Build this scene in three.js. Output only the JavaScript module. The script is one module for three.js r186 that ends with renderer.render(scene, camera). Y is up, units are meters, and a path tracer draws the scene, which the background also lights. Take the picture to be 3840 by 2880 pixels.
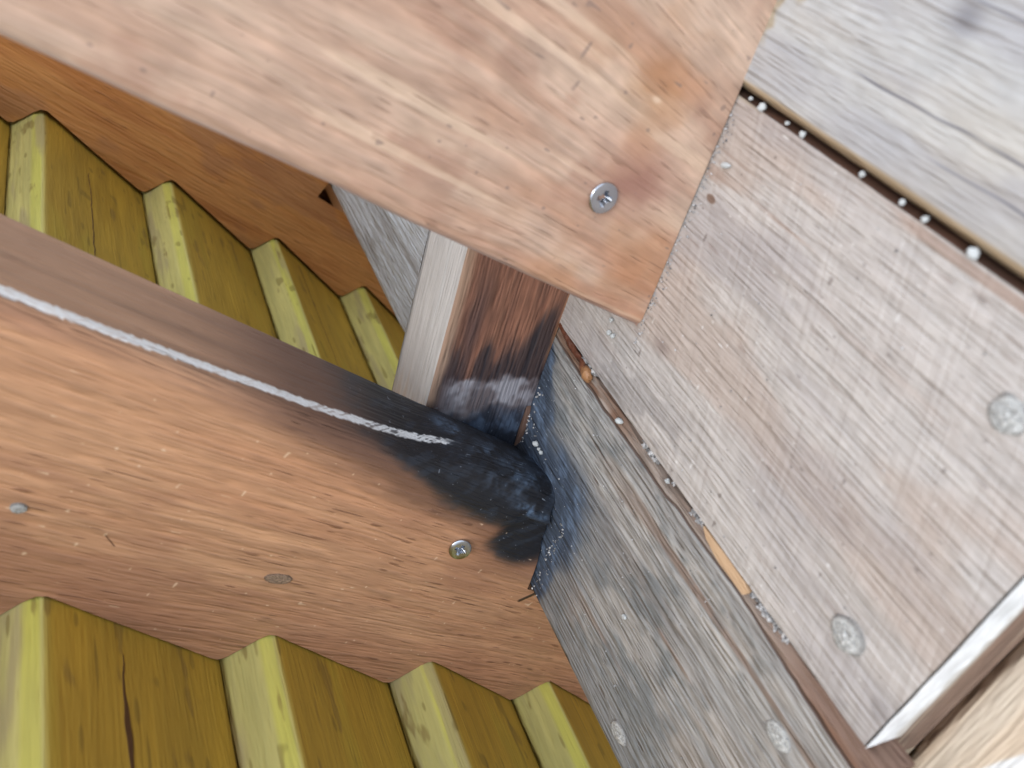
import * as THREE from 'three';
import { mergeGeometries, mergeVertices } from 'three/addons/utils/BufferGeometryUtils.js';
import { Brush, Evaluator, SUBTRACTION } from 'three-bvh-csg';

// ---------------------------------------------------------------- camera, sky, sun, exposure
// The carpentry is measured in units of 0.2 m along three axes: a = down the wall, b = along the
// weatherboards (away from the camera), c = out of the wall.  World: x = c, y = -a, z = -b.
const U = 0.2, EYE = 1.25;
const P3 = (a, b, c) => new THREE.Vector3(c * U, EYE - a * U, -b * U);

const scene = new THREE.Scene();
const camera = new THREE.PerspectiveCamera(49.04, 4 / 3, 0.01, 400);
{
  const m = new THREE.Matrix4().makeBasis(
    new THREE.Vector3(0.65850, -0.65034, 0.37874),
    new THREE.Vector3(0.69957, 0.34341, -0.62663),
    new THREE.Vector3(0.27746, 0.67759, 0.68109));
  camera.position.set(0, EYE, 0);
  camera.quaternion.setFromRotationMatrix(m);
  camera.focus = 0.335; camera.userData.fStop = 14;
}

const SUN_DIR = new THREE.Vector3(-0.1, 0.8, 0.6).normalize();
{
  const w = 256, h = 128, d = new Float32Array(w * h * 4);
  for (let j = 0; j < h; j++) for (let i = 0; i < w; i++) {
    const el = ((j + 0.5) / h - 0.5) * Math.PI, az = ((i + 0.5) / w - 0.5) * 2 * Math.PI;
    const y = Math.sin(el), x = Math.cos(el) * Math.cos(az), z = Math.cos(el) * Math.sin(az);
    const toSun = Math.max(0, x * SUN_DIR.x + y * SUN_DIR.y + z * SUN_DIR.z);
    const up = Math.max(0, y);
    const L = 0.82 + 0.28 * up + 0.35 * Math.pow(toSun, 3);
    const k = (j * w + i) * 4;
    d[k] = L * 0.905; d[k + 1] = L * 0.985; d[k + 2] = L * 1.12; d[k + 3] = 1;
  }
  const sky = new THREE.DataTexture(d, w, h, THREE.RGBAFormat, THREE.FloatType);
  sky.mapping = THREE.EquirectangularReflectionMapping; sky.magFilter = THREE.LinearFilter; sky.minFilter = THREE.LinearFilter; sky.needsUpdate = true;
  scene.background = sky; scene.environment = sky;
}
const sun = new THREE.DirectionalLight(0xfff6ec, 1.1);
sun.position.copy(SUN_DIR.clone().multiplyScalar(4)).add(new THREE.Vector3(0, EYE, -0.2));
sun.target.position.set(0, EYE - 0.2, -0.25); scene.add(sun, sun.target);
sun.castShadow = true; sun.shadow.radius = 40; sun.shadow.mapSize.set(2048, 2048);
Object.assign(sun.shadow.camera, { left: -1.5, right: 1.5, top: 1.5, bottom: -1.5, near: 0.1, far: 9 });

const renderer = new THREE.WebGLRenderer({ antialias: true });
renderer.setSize(1024, 768);
renderer.toneMapping = THREE.LinearToneMapping;
renderer.toneMappingExposure = 1.52;
renderer.shadowMap.enabled = true;

// ---------------------------------------------------------------- noise and painting tools
function h2(x, y, s) {
  let h = Math.imul(x, 374761393) + Math.imul(y, 668265263) + Math.imul(s, 982451653) | 0;
  h = Math.imul(h ^ (h >>> 13), 1274126177); h = Math.imul(h ^ (h >>> 15), 2246822519);
  return ((h ^ (h >>> 16)) >>> 0) / 4294967296;
}
function vn(x, y, s = 0) {
  const ix = Math.floor(x), iy = Math.floor(y); let fx = x - ix, fy = y - iy;
  fx = fx * fx * (3 - 2 * fx); fy = fy * fy * (3 - 2 * fy);
  const a = h2(ix, iy, s), b = h2(ix + 1, iy, s), c = h2(ix, iy + 1, s), d = h2(ix + 1, iy + 1, s);
  return a + (b - a) * fx + (c - a) * fy + (a - b - c + d) * fx * fy;
}
function fbm(x, y, s = 0, o = 4) {
  let v = 0, k = 0.5, t = 0;
  for (let i = 0; i < o; i++) { v += k * vn(x, y, s + i * 17); t += k; k *= 0.5; x = x * 2.03 + 11.3; y = y * 2.03 + 5.7; }
  return v / t;
}
function rng(seed) { let i = 0; return () => h2(i++, seed, 77); }
const sst = (e0, e1, x) => { const t = Math.min(1, Math.max(0, (x - e0) / (e1 - e0))); return t * t * (3 - 2 * t); };
const clamp = (x, a = 0, b = 1) => Math.min(b, Math.max(a, x));
const mix = (o, c, t) => { if (t <= 0) return; if (t > 1) t = 1; o[0] += (c[0] - o[0]) * t; o[1] += (c[1] - o[1]) * t; o[2] += (c[2] - o[2]) * t; };
const gain = (o, k) => { o[0] *= k; o[1] *= k; o[2] *= k; };
function lerpPts(pts, x) {
  if (x <= pts[0][0]) return pts[0][1];
  for (let i = 1; i < pts.length; i++) if (x <= pts[i][0]) { const t = (x - pts[i - 1][0]) / (pts[i][0] - pts[i - 1][0]); return pts[i - 1][1] + (pts[i][1] - pts[i - 1][1]) * t; }
  return pts[pts.length - 1][1];
}
// paint a colour map and a relief map over the rectangle u0..u1, v0..v1 of a surface (carpentry units)
function paint(w, h, u0, u1, v0, v1, fn) {
  const col = new Uint8Array(w * h * 4), hei = new Uint8Array(w * h * 4), o = [0, 0, 0, 0.5];
  for (let j = 0; j < h; j++) for (let i = 0; i < w; i++) {
    o[0] = o[1] = o[2] = 150; o[3] = 0.5;
    fn(u0 + (u1 - u0) * (i + 0.5) / w, v0 + (v1 - v0) * (j + 0.5) / h, o);
    const k = (j * w + i) * 4;
    for (let q = 0; q < 3; q++) col[k + q] = clamp(o[q], 0, 255);
    hei[k] = hei[k + 1] = hei[k + 2] = clamp(o[3]) * 255; col[k + 3] = hei[k + 3] = 255;
  }
  const mk = (d, srgb) => {
    const t = new THREE.DataTexture(d, w, h, THREE.RGBAFormat); t.magFilter = THREE.LinearFilter; t.minFilter = THREE.LinearMipmapLinearFilter; t.generateMipmaps = true;
    t.wrapS = t.wrapT = THREE.MirroredRepeatWrapping; if (srgb) t.colorSpace = THREE.SRGBColorSpace; t.needsUpdate = true; return t;
  };
  return { map: mk(col, true), bumpMap: mk(hei, false), rect: [u0, u1, v0, v1] };
}
const painted = (tex, roughness, bump) => { const m = new THREE.MeshStandardMaterial({ map: tex.map, bumpMap: tex.bumpMap, bumpScale: bump, roughness, metalness: 0 }); m.userData.rect = tex.rect; return m; };

// grain of sawn timber: u runs with the fibres. Returns broad tone, fine tone, pore mask in g[]
const g = [0, 0, 0];
function grain(u, v, s, stretch = 1, tuft = 0.14) {
  const vv = v + 0.016 * (fbm(u * 2.2, v * 5, s + 1, 3) - 0.5) * stretch + 0.0016 * (vn(u * 14, v * 40, s + 7) - 0.5);
  const b0 = fbm(u * 2.2 + v * 1.4, vv * 15, s + 2, 4), b1 = vn(u * 6 - vv * 5, vv * 52, s + 8);
  g[0] = 0.68 * b0 + 0.32 * b1;
  const m = fbm(u * 42 + v * 9, v * 74, s + 10, 2);                         // short fibre tufts break up the long lines
  g[1] = 0.24 * vn(u * 4 + vv * 6, vv * 104, s + 3) + 0.34 * vn(u * 11 + vv * 13, vv * 205, s + 4) + (0.42 - tuft) * vn(u * 34, vv * 350, s + 9) + tuft * m;
  g[1] = clamp(0.5 + 1.8 * (g[1] - 0.5));
  const p = vn(u * 22 + vv * 11, vv * 300, s + 5);
  g[2] = sst(0.82, 0.97, p) * sst(0.3, 0.6, vn(u * 7, v * 22, s + 6));
}

// ---------------------------------------------------------------- mesh tools
const ctx = { base: null };
function gridGeo(nu, nv, fn, rect, flip = false) {
  const pos = [], uv = [], idx = [];
  const [u0, u1, v0, v1] = rect;
  for (let j = 0; j <= nv; j++) for (let i = 0; i <= nu; i++) {
    const r = fn(i / nu, j / nv);
    pos.push(r[0].x, r[0].y, r[0].z); uv.push((r[1] - u0) / (u1 - u0), (r[2] - v0) / (v1 - v0));
  }
  const W = nu + 1;
  for (let j = 0; j < nv; j++) for (let i = 0; i < nu; i++) {
    const a = j * W + i, b = a + 1, c = a + W, d = c + 1;
    if (flip) idx.push(a, c, b, b, c, d); else idx.push(a, b, c, b, d, c);
  }
  const ge = new THREE.BufferGeometry();
  ge.setAttribute('position', new THREE.Float32BufferAttribute(pos, 3));
  ge.setAttribute('uv', new THREE.Float32BufferAttribute(uv, 2));
  ge.setIndex(idx); ge.computeVertexNormals(); return ge;
}
function mesh(name, geos, mat, parent) {
  const ge = Array.isArray(geos) ? (geos.length > 1 ? mergeGeometries(geos.map(x => x.index ? x : mergeVertices(x))) : geos[0]) : geos;
  const m = new THREE.Mesh(ge, mat); m.name = name; m.castShadow = m.receiveShadow = true; parent.add(m); return m;
}
const taken = {};
const numbered = n => { const k = taken[n] = (taken[n] ?? -1) + 1; return k ? `${n}_${String(k).padStart(3, '0')}` : n; };
function tag(o, label, category, group, kind) { Object.assign(o.userData, { label, category }); if (group) o.userData.group = group; if (kind) o.userData.kind = kind; return o; }
function thing(name, label, category, base, rotz = 0, group) {
  const t = new THREE.Group(); t.name = numbered(name); t.position.copy(base); t.rotation.z = rotz; scene.add(t);
  return tag(t, label, category, group);
}

// the sloping deck: s = down the slope towards the wall, b = along the planks, n = above the plank faces
const CT = 0.48395, ST = 0.87510, GN = -0.80364;
const SLOPE = Math.atan2(CT, ST);
const deckBase = new THREE.Vector3(-ST * 0 * U + GN * -CT * U, EYE - (GN * -ST) * U, 0);
const D3 = (s, b, n) => new THREE.Vector3(-s * U, n * U, -b * U);            // in the deck's own frame
const onDeck = (s, b, n) => deckBase.clone().add(D3(s, b, n).applyAxisAngle(new THREE.Vector3(0, 0, 1), SLOPE));
const deckEndA = c => { const s = -(c + CT * GN) / ST; return CT * s - ST * GN; };   // where a wall-frame line meets the plank faces

// ---------------------------------------------------------------- ground
{
  const T = paint(512, 512, 0, 12, 0, 12, (u, v, o) => {
    const k = fbm(u * 8, v * 8, 900, 5); o[0] = 118; o[1] = 106; o[2] = 88; gain(o, 0.75 + 0.5 * k); gain(o, 0.9 + 0.2 * vn(u * 40, v * 40, 905)); o[3] = k;
  });
  const m = painted(T, 1, 0.01);
  const q = gridGeo(8, 8, (x, y) => [new THREE.Vector3((x - 0.5) * 240, 0, (0.5 - y) * 240), x * 480, y * 480], T.rect);
  const gr = mesh('ground', q, m, scene); gr.userData.kind = 'structure'; gr.userData.label = 'trodden sandy ground under the timber structure'; gr.userData.category = 'ground';
}

// ---------------------------------------------------------------- yellow weatherboards
const PEAK0 = 0.481, PITCH = 0.3945;
const peakA = k => PEAK0 + PITCH * k;
const SAWV = [-0.041, -0.092];                                  // valley relative to its peak (a, c)
function sawC(a) {                                              // face of the boards at height a
  const k = Math.floor((a - (PEAK0 + SAWV[0])) / PITCH), x = a - peakA(k);
  return -1 + (x < 0 ? SAWV[1] * (x / SAWV[0]) : SAWV[1] * (x / (PITCH + SAWV[0])));
}
function paintYellow(seed, crack) {
  return paint(1536, 360, -0.9, 3.5, -0.13, 0.45, (u, v, o) => {       // u along the board, v: <0 butt edge, >0 wide face
    grain(u, v, seed, 1.6);
    const wide = sst(0.0, 0.03, v), edge = sst(-0.034, -0.022, v) * (1 - sst(-0.002, 0.006, v));
    o[0] = 172; o[1] = 140; o[2] = 46;
    mix(o, [200, 196, 126], (1 - wide) * 0.88);
    mix(o, [200, 196, 88], edge * (0.6 + 0.25 * vn(u * 7, v * 20, seed)));
    gain(o, 0.84 + 0.26 * g[0] + 0.07 * (g[1] - 0.5));
    mix(o, [150, 118, 30], wide * 0.45 * sst(0.45, 0.75, fbm(u * 2.5, v * 9, seed + 9)));
    mix(o, [162, 150, 50], wide * 0.3 * sst(0.5, 0.72, fbm(u * 3 + 7, v * 12, seed + 12)));
    mix(o, [160, 146, 112], (1 - wide) * 0.6 * sst(0.5, 0.7, fbm(u * 4, v * 24, seed + 14)));
    const st = sst(0.7, 0.8, fbm(u * 9, v * 34, seed + 20)); mix(o, [110, 88, 42], st * 0.45);
    const scr = sst(0.86, 0.93, vn(u * 16, (v + u * 0.02) * 60, seed + 26)); mix(o, [96, 80, 30], scr * 0.35);
    o[3] = 0.5 + 0.35 * (g[1] - 0.5) + 0.2 * (g[0] - 0.5);
    if (crack) for (const [cu0, cu1, cv, cw] of crack) if (u > cu0 && u < cu1) {
      const dv = Math.abs(v - cv - 0.012 * (fbm(u * 5, 3, seed + 30) - 0.5) - 0.004 * (vn(u * 40, 1, seed + 31) - 0.5));
      const w = cw * (0.4 + vn(u * 14, 4, seed + 33)) * sst(0, 0.1, u - cu0) * sst(0, 0.1, cu1 - u), c = 1 - sst(w * 0.5, w, dv);
      mix(o, [66, 40, 18], c * 0.9); o[3] -= c * 0.4;
    }
  });
}
{
  const bMin = -0.55, bMax = 3.15;
  const wall = thing('weatherboard_wall', 'yellow stained overlapping weatherboard wall behind the orange studs', 'wall', new THREE.Vector3(-1.2 * U, 0, -1.3 * U));
  const base = wall.position;
  const wallTex = [paintYellow(21, [[-0.9, 0.87, 0.152, 0.006], [1.95, 2.52, 0.16, 0.0022]]), paintYellow(52, [[2.4, 2.5, 0.15, 0.006]]), paintYellow(83, [[1.9, 2.6, 0.12, 0.002]]), paintYellow(114)];
  const mats = wallTex.map(t => painted(t, 0.72, 0.0009));
  const pick = { 0: 0, 1: 1, 2: 2, 3: 3 };
  const len = Math.hypot(SAWV[0], SAWV[1]), ex = [SAWV[0] / len, SAWV[1] / len], wl = Math.hypot(PITCH + SAWV[0], SAWV[1]), wx = [(PITCH + SAWV[0]) / wl, SAWV[1] / wl];   // butt direction, face direction (a, c)
  for (let k = -2; k <= 9; k++) {
    const R = rng(300 + k), pa = peakA(k);
    // profile (along x = face direction, y = depth), chamfered upper arris
    const face = Math.hypot(PITCH + SAWV[0], SAWV[1]) + 0.035, ch = 0.017 + 0.006 * R();
    const prof = [[face, len + 0.002, face], [face, 0, face]];
    const N = 10; for (let i = 0; i <= N; i++) prof.push([face - (face - ch) * i / N, 0, face - (face - ch) * i / N]);
    prof.push([ch * 0.55, ch * 0.12, 0.004]); prof.push([0, ch, -0.024]);
    for (let i = 1; i <= 6; i++) prof.push([0, ch + (len - ch - 0.002) * i / 6, -0.024 - (len - ch) * i / 6]);
    prof.push([face, len + 0.002, -0.13]);
    const nb = 140, ti = pick[k] ?? Math.floor(R() * 4), T = wallTex[ti], off = pick[k] === undefined ? R() * 0.6 : 0;
    const ge = gridGeo(nb, prof.length - 1, (x, y) => {
      const b = bMin + (bMax - bMin) * x, p = prof[Math.round(y * (prof.length - 1))];
      let px = p[0], py = p[1];
      const near = Math.max(0, 1 - Math.hypot(px, py) / 0.05);
      px += near * 0.010 * (fbm(b * 3.2, k * 3.1, 400, 3) - 0.5); py += near * 0.014 * (fbm(b * 2.6, k * 5.7, 410, 3) - 0.5);
      const a = pa + px * wx[0] + py * ex[0], c = -1 + px * wx[1] + py * ex[1];
      return [P3(a, b, c).sub(base), b + off, p[2]];
    }, T.rect, true);
    mesh('board', ge, mats[ti], wall).name = k === -2 ? 'board' : `board_${String(k + 2).padStart(3, '0')}`;
  }
}

// ---------------------------------------------------------------- upright studs scribed to the boards
const TOPC = -0.56, STUD = 0.21;
function studPaint(front, u0, u1, w, h, burnt, seed) {
  const chalk = [[0.1, 0.914], [0.228, 0.918], [0.317, 0.919], [0.433, 0.925], [0.536, 0.931], [0.674, 0.938], [0.812, 0.954], [0.973, 0.982]];
  return paint(w, h, u0, u1, -0.24, 0.56, (a, q, o) => {
    grain(a, q, seed);
    const top = 1 - sst(-0.03, 0.012, q + 0.01 * (fbm(a * 9, q * 30, seed + 40) - 0.5));
    if (burnt) { o[0] = 182; o[1] = 139; o[2] = 108; } else { o[0] = 194; o[1] = 138; o[2] = 82; }
    mix(o, burnt ? [172, 126, 96] : [158, 98, 54], 0.45 * sst(0.45, 0.7, g[0]));
    mix(o, burnt ? [198, 156, 122] : [190, 138, 86], 0.4 * sst(0.55, 0.35, g[0]) * sst(0.35, 0.65, fbm(a * 3, q * 8, seed + 44)));
    mix(o, [176, 128, 100], 0.5 * sst(0.3, 0.45, q) * (burnt ? 1 : 0));
    gain(o, burnt ? 0.9 + 0.2 * g[1] : 0.95 + 0.1 * g[1]);
    mix(o, [104, 70, 52], g[2] * (burnt ? 0.5 : 0.2));
    mix(o, [150, 108, 86], 0.35 * sst(0.55, 0.7, fbm(a * 5, q * 14, seed + 47)));
    o[3] = 0.5 + 0.45 * (g[1] - 0.5) + 0.25 * (g[0] - 0.5) - 0.3 * g[2];
    // weathered upper side
    if (top > 0) {
      const t2 = [178, 140, 112]; const k = 0.85 + 0.3 * fbm(a * 2, q * 60, seed + 50); t2[0] *= k; t2[1] *= k; t2[2] *= k;
      mix(o, t2, top * 0.95);
    }
    if (!burnt) return;
    // scorch (brown), then char (black), then ash
    const nz = fbm(a * 10, q * 26, 601, 4) - 0.5, nf = fbm(a * 5, q * 60, 607, 3) - 0.5;
    const onTop = (1 - sst(-0.02, 0.02, q));
    const scT = onTop * sst(0.36, 0.84, a + 0.25 * nf + 0.12 * nz);
    const wB = 0.012 + 0.062 * sst(0.55, 1.08, a);
    const scF = sst(wB + 0.05, wB - 0.02, q + 0.03 * nz + 0.016 * nf) * sst(0.42, 0.7, a);
    mix(o, [94, 68, 56], Math.max(scT * 0.88, scF * 0.85));
    const chT = onTop * sst(0.74, 0.97, a + 0.16 * nf + 0.1 * nz);
    const wC = -0.015 + 0.075 * sst(0.72, 1.06, a);
    const chF = sst(wC + 0.022, wC - 0.012, q + 0.03 * nz + 0.01 * nf) * sst(0.68, 0.86, a);
    const dx = (a - 1.215) / 0.085, dy = (q - 0.078) / 0.06, r = Math.hypot(dx, dy) + 0.55 * nz;
    const spot = sst(1.3, 0.62, r), halo = sst(2.2, 0.9, r);
    mix(o, [120, 84, 66], halo * 0.6);
    const ch = Math.max(chT, chF, spot); mix(o, [27, 28, 33], ch); o[3] -= 0.1 * ch;
    // ash bloom in streaks, its blue painted in for sky reflection and lit lip
    const blob = (ca, cq, ra, rq) => Math.exp(-(((a - ca) / ra) ** 2 + ((q - cq) / rq) ** 2));
    const ash = Math.max(blob(0.985, -0.135, 0.035, 0.03) * 1.2, blob(1.06, -0.08, 0.06, 0.03) * 0.75, blob(1.13, -0.05, 0.06, 0.03) * 0.85, blob(1.17, 0.008, 0.045, 0.013) * 1.5, blob(1.1, -0.015, 0.07, 0.02) * 0.6, 0.42 * onTop * sst(0.93, 1.05, a));
    const dg = a * 0.75 + q, dh = a - q * 0.75;
    const an = sst(0.34, 0.66, 0.55 * fbm(dg * 38, dh * 14, 633, 4) + 0.45 * fbm(a * 60, q * 60, 636, 3));
    mix(o, [88, 108, 132], clamp(ash * an * 1.2)); o[3] += 0.3 * ash * an;
    mix(o, [44, 52, 64], 0.6 * ch * sst(0.45, 0.7, fbm(dg * 50, dh * 22, 640, 3)));
    // flecks of pale dust caught on the char
    if (vn(a * 210, q * 160, 655) > 0.955 && ch > 0.4) mix(o, [150, 160, 172], 0.7);
    // white chalk line
    const cb = -(lerpPts(chalk, a) - 0.895) + 0.002 * (fbm(a * 4, 2, 660) - 0.5), dq = Math.abs(q - cb - 0.004 * (vn(a * 190 - q * 120, 5, 662) - 0.5));
    const hw = 0.0122 * (0.88 + 0.24 * fbm(a * 5, 7, 664)) * (a > 0.88 ? 1 - 0.35 * sst(0.88, 0.99, a) : 1);
    let ck = sst(hw, hw * 0.62, dq) * sst(1.0, 0.95, a + 0.02 * vn(1, q * 400, 668));
    const gaps = 0.6 * vn(a * 230 + q * 330, q * 36, 670) + 0.4 * vn(a * 90, q * 190, 673); ck *= 1 - sst(0.56, 0.74, gaps) * (0.2 + 0.55 * sst(0.55, 0.95, a));
    ck *= 0.86 + 0.14 * vn(a * 300, q * 300, 676);
    mix(o, [238, 242, 244], ck * 0.97); o[3] += 0.25 * ck;
    // gouges and fibres
    const sp = vn(a * 75, q * 110, 680); if (q > 0.05 && sp > 0.94) mix(o, [222, 196, 168], sst(0.94, 0.985, sp) * 0.75);
    const da = (a - 1.349) * 0.8 + (q - 0.205) * 0.55, db = (a - 1.349) * 0.55 - (q - 0.205) * 0.8;
    const kerf = sst(0.0055, 0.003, Math.abs(da)) * sst(0.026, 0.02, Math.abs(db)); mix(o, [58, 44, 32], kerf * 0.9); o[3] -= 0.4 * kerf;
    const hx = (a - 0.518) * 0.8 + (q - 0.308) * 0.6, hy = (a - 0.518) * 0.6 - (q - 0.308) * 0.8;
    mix(o, [80, 52, 36], sst(0.0013, 0.0006, Math.abs(hy)) * sst(0.016, 0.012, Math.abs(hx)) * 0.9);
  });
}
function studGeo(front, aTop, burnt, T, base, splitC, cutA, clear) {
  const q0 = -STUD, qs = TOPC - splitC;
  const radius = a => burnt ? 0.03 + 0.012 * fbm(a * 3, 1, 700) + 0.018 * sst(0.85, 1.2, a) : 0.02;
  const surf = (a, q) => {
    const r = radius(a); let b, c;
    if (q < -r) { b = front - q; c = TOPC; }
    else if (q < r) { const f = (q + r) / (2 * r) * Math.PI / 2; b = front + r * (1 - Math.sin(f)); c = TOPC - r * (1 - Math.cos(f)); }
    else { b = front; c = TOPC - q; }
    const back = Math.max(0, (-q - (STUD - 0.03)) / 0.03); c -= 0.012 * back * back;
    if (burnt) {
      const e = sst(0.85, 1.1, a) * sst(0.03, -0.03, q);
      c += e * 0.026 * Math.sin(clamp((-q + 0.02) / STUD) * Math.PI) + e * 0.012 * (fbm(a * 14, q * 16, 710, 3) - 0.5);
      // burnt-out pocket under the front arris, with a lip above it
      const pocket = sst(1.1, 1.2, a + 0.12 * (fbm(a * 12, q * 18, 715, 2) - 0.5)) * sst(0.02, 0.034, q) * sst(0.15, 0.05, q); b += pocket * 0.016;
      b += 0.003 * (fbm(a * 3, q * 7, 720, 3) - 0.5) * sst(0, 0.05, q);
    }
    return [b, c];
  };
  const geos = [], nu = burnt ? 220 : 90;
  // upper part: ends on the plank faces
  geos.push(gridGeo(nu, 60, (x, y) => {
    const q = q0 + (qs - q0) * y, cc = q < 0 ? TOPC : TOPC - q, ae = Math.min(cutA ?? 9, deckEndA(cc) - 0.004 - (burnt ? 0.006 * fbm(q * 40, 1, 730) : 0));
    const a = aTop + (ae - aTop) * x, s = surf(a, q);
    return [P3(a, s[0], s[1]).sub(base), a, q];
  }, T.rect, false));
  // end grain of the upper part
  geos.push(gridGeo(2, 40, (x, y) => {
    const q = q0 + (qs - q0) * y, cc = q < 0 ? TOPC : TOPC - q, ae = Math.min(cutA ?? 9, deckEndA(cc) - 0.004 - (burnt ? 0.006 * fbm(q * 40, 1, 730) : 0));
    const s = surf(ae, q), b = s[0] + (front + STUD - s[0]) * x;
    return [P3(ae, b, s[1]).sub(base), ae, q];
  }, T.rect, false));
  // lower part: runs on past the deck edge, its lower side cut to the boards' profile
  const as = [];
  const aEnd = 2.3; for (let i = 0; i <= 260; i++) as.push(aTop + (aEnd - aTop) * i / 260);
  for (let k = -6; k < 6; k++) for (const z of [peakA(k), peakA(k) + SAWV[0]]) if (z > aTop && z < aEnd) as.push(z);
  as.sort((x, y) => x - y);
  const saw = a => { let m = 0, t = 0; for (let i = -2; i <= 2; i++) { m += sawC(a + i * 0.006); t++; } return m / t + clear + 0.003 * (fbm(a * 12, front, 740) - 0.5); };
  geos.push(gridGeo(as.length - 1, 24, (x, y) => {
    const a = as[Math.round(x * (as.length - 1))], c = splitC + (saw(a) - splitC) * y, q = TOPC - c, s = surf(a, q);
    return [P3(a, s[0], c).sub(base), a, q];
  }, T.rect, false));
  geos.push(gridGeo(as.length - 1, 2, (x, y) => {
    const a = as[Math.round(x * (as.length - 1))], c = saw(a);
    return [P3(a, front + STUD * y, c).sub(base), a, TOPC - c + 0.02 * y];
  }, T.rect, false));
  geos.push(gridGeo(60, 2, (x, y) => [P3((cutA ? cutA + 0.07 : deckEndA(splitC)) + x * 0.9, front + STUD * (1 - y), splitC).sub(base), 1.2 + x * 0.4, TOPC - splitC], T.rect, false));
  const step = cutA ?? 1.2;
  for (const [x0, x1, c0] of [[aTop, step, TOPC - 0.012], [step, aEnd, splitC]])
    geos.push(gridGeo(40, 2, (x, y) => { const a = x0 + (x1 - x0) * x; return [P3(a, front + STUD, c0 * (1 - y) + saw(a) * y).sub(base), a, 0.1 + 0.4 * y]; }, T.rect, true));
  return geos;
}
const LOWER = 0.895, FAR = 2.617;
const screwMat = new THREE.MeshStandardMaterial({ color: 0xb9bec6, metalness: 1, roughness: 0.2 });
const screwGeo = (() => {                                        // countersunk cross-recess head, radius 1, axis y
  const pr = [[0, -0.5], [0.55, -0.5], [0.93, 0.02], [1, 0.12], [0.985, 0.2], [0.9, 0.25], [0.62, 0.27], [0, 0.27]].map(p => new THREE.Vector2(...p));
  const ev = new Evaluator(); ev.attributes = ['position', 'normal'];
  let b = new Brush(new THREE.LatheGeometry(pr, 40)); b.updateMatrixWorld();
  for (const r of [0, Math.PI / 2, Math.PI / 4, -Math.PI / 4]) {
    const main = r === 0 || r === Math.PI / 2;
    const x = new Brush(new THREE.CylinderGeometry(main ? 0.86 : 0.62, main ? 0.34 : 0.2, 0.62, 4)); x.geometry.rotateY(Math.PI / 4); x.geometry.scale(1, 1, main ? 0.3 : 0.16);
    x.rotation.y = r; x.position.y = 0.1; x.updateMatrixWorld(); b = ev.evaluate(b, x, SUBTRACTION); b.updateMatrixWorld();
  }
  const ge = b.geometry; ge.deleteAttribute('uv'); return ge;
})();
function screw(parent, p, r, axis, tilt = 0, spin = 0.4) {
  const m = mesh('screw', screwGeo, screwMat, parent); m.scale.setScalar(r * U); m.position.copy(p).sub(parent.position);
  m.quaternion.setFromUnitVectors(new THREE.Vector3(0, 1, 0), axis.clone().normalize()); m.rotateX(tilt); m.rotateY(spin); return m;
}
// filler plug: a shallow lumpy disc
const fillerTex = paint(192, 192, -1, 1, -1, 1, (u, v, o) => { const k = fbm(u * 6 + 3, v * 6, 800, 4); o[0] = 188; o[1] = 190; o[2] = 188; gain(o, 0.68 + 0.55 * k); const d = 0.5 * vn(u * 12, v * 9, 804) + 0.5 * vn(u * 27, v * 24, 807); mix(o, [104, 108, 112], sst(0.6, 0.8, d) * 0.75); mix(o, [104, 100, 96], sst(0.8, 1.0, Math.hypot(u, v) + 0.3 * (k - 0.5)) * 0.6); o[3] = k; });
const fillerMat = painted(fillerTex, 0.85, 0.0006), woodFillerMat = painted(fillerTex, 0.85, 0.0006); woodFillerMat.color.set(0xd9b79d);
function plugGeo(seed, ru, rv, lift) {                            // in the xz plane, y up, metres
  return gridGeo(14, 28, (x, y) => {
    const t = y * Math.PI * 2, n = 1 + 0.22 * (fbm(2 + Math.cos(t) * 1.4, 2 + Math.sin(t) * 1.4, seed, 3) - 0.5) * 2, r = x * n;
    const hgt = (lift * (1 - Math.pow(x, 4)) + lift * 0.9 * (fbm(3 + r * Math.cos(t) * 3, 3 + r * Math.sin(t) * 3, seed + 5, 3) - 0.5) * (1 - x * x)) * U;
    return [new THREE.Vector3(r * Math.cos(t) * ru * U, hgt - (x > 0.99 ? 0.004 * U : 0), r * Math.sin(t) * rv * U), r * Math.cos(t), r * Math.sin(t)];
  }, fillerTex.rect, true);
}
{
  const T = studPaint(LOWER, -0.3, 1.5, 2048, 912, true, 501), M = painted(T, 0.62, 0.0012);
  const base = P3(1.2, LOWER + 0.1, -0.9);
  const stud = thing('timber_stud', 'orange stained timber stud with a charred end and white chalk line', 'timber', base);
  const body = mesh('body', studGeo(LOWER, -1.15, true, T, base, -0.748, null, 0.004), M, stud); body.userData.label = 'orange timber with blackened end';
  screw(stud, P3(1.076, LOWER - 0.006, -0.695), 0.021, new THREE.Vector3(0.12, 0.3, 1), 0, 0.2);
  const pl = mesh('filler_plug', plugGeo(820, 0.012, 0.026, 0.0012), woodFillerMat, stud); pl.position.copy(P3(0.805, LOWER - 0.001, -0.868)).sub(base);
  pl.quaternion.setFromUnitVectors(new THREE.Vector3(0, 1, 0), new THREE.Vector3(0, 0, 1)); pl.rotateY(0.1);
  const pk = mesh('filler_plug', plugGeo(826, 0.009, 0.011, 0.004), fillerMat, stud); pk.position.copy(P3(0.383, LOWER - 0.001, -0.846)).sub(base); pk.quaternion.copy(pl.quaternion); pk.name = 'filler_plug_001';
}
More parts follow.
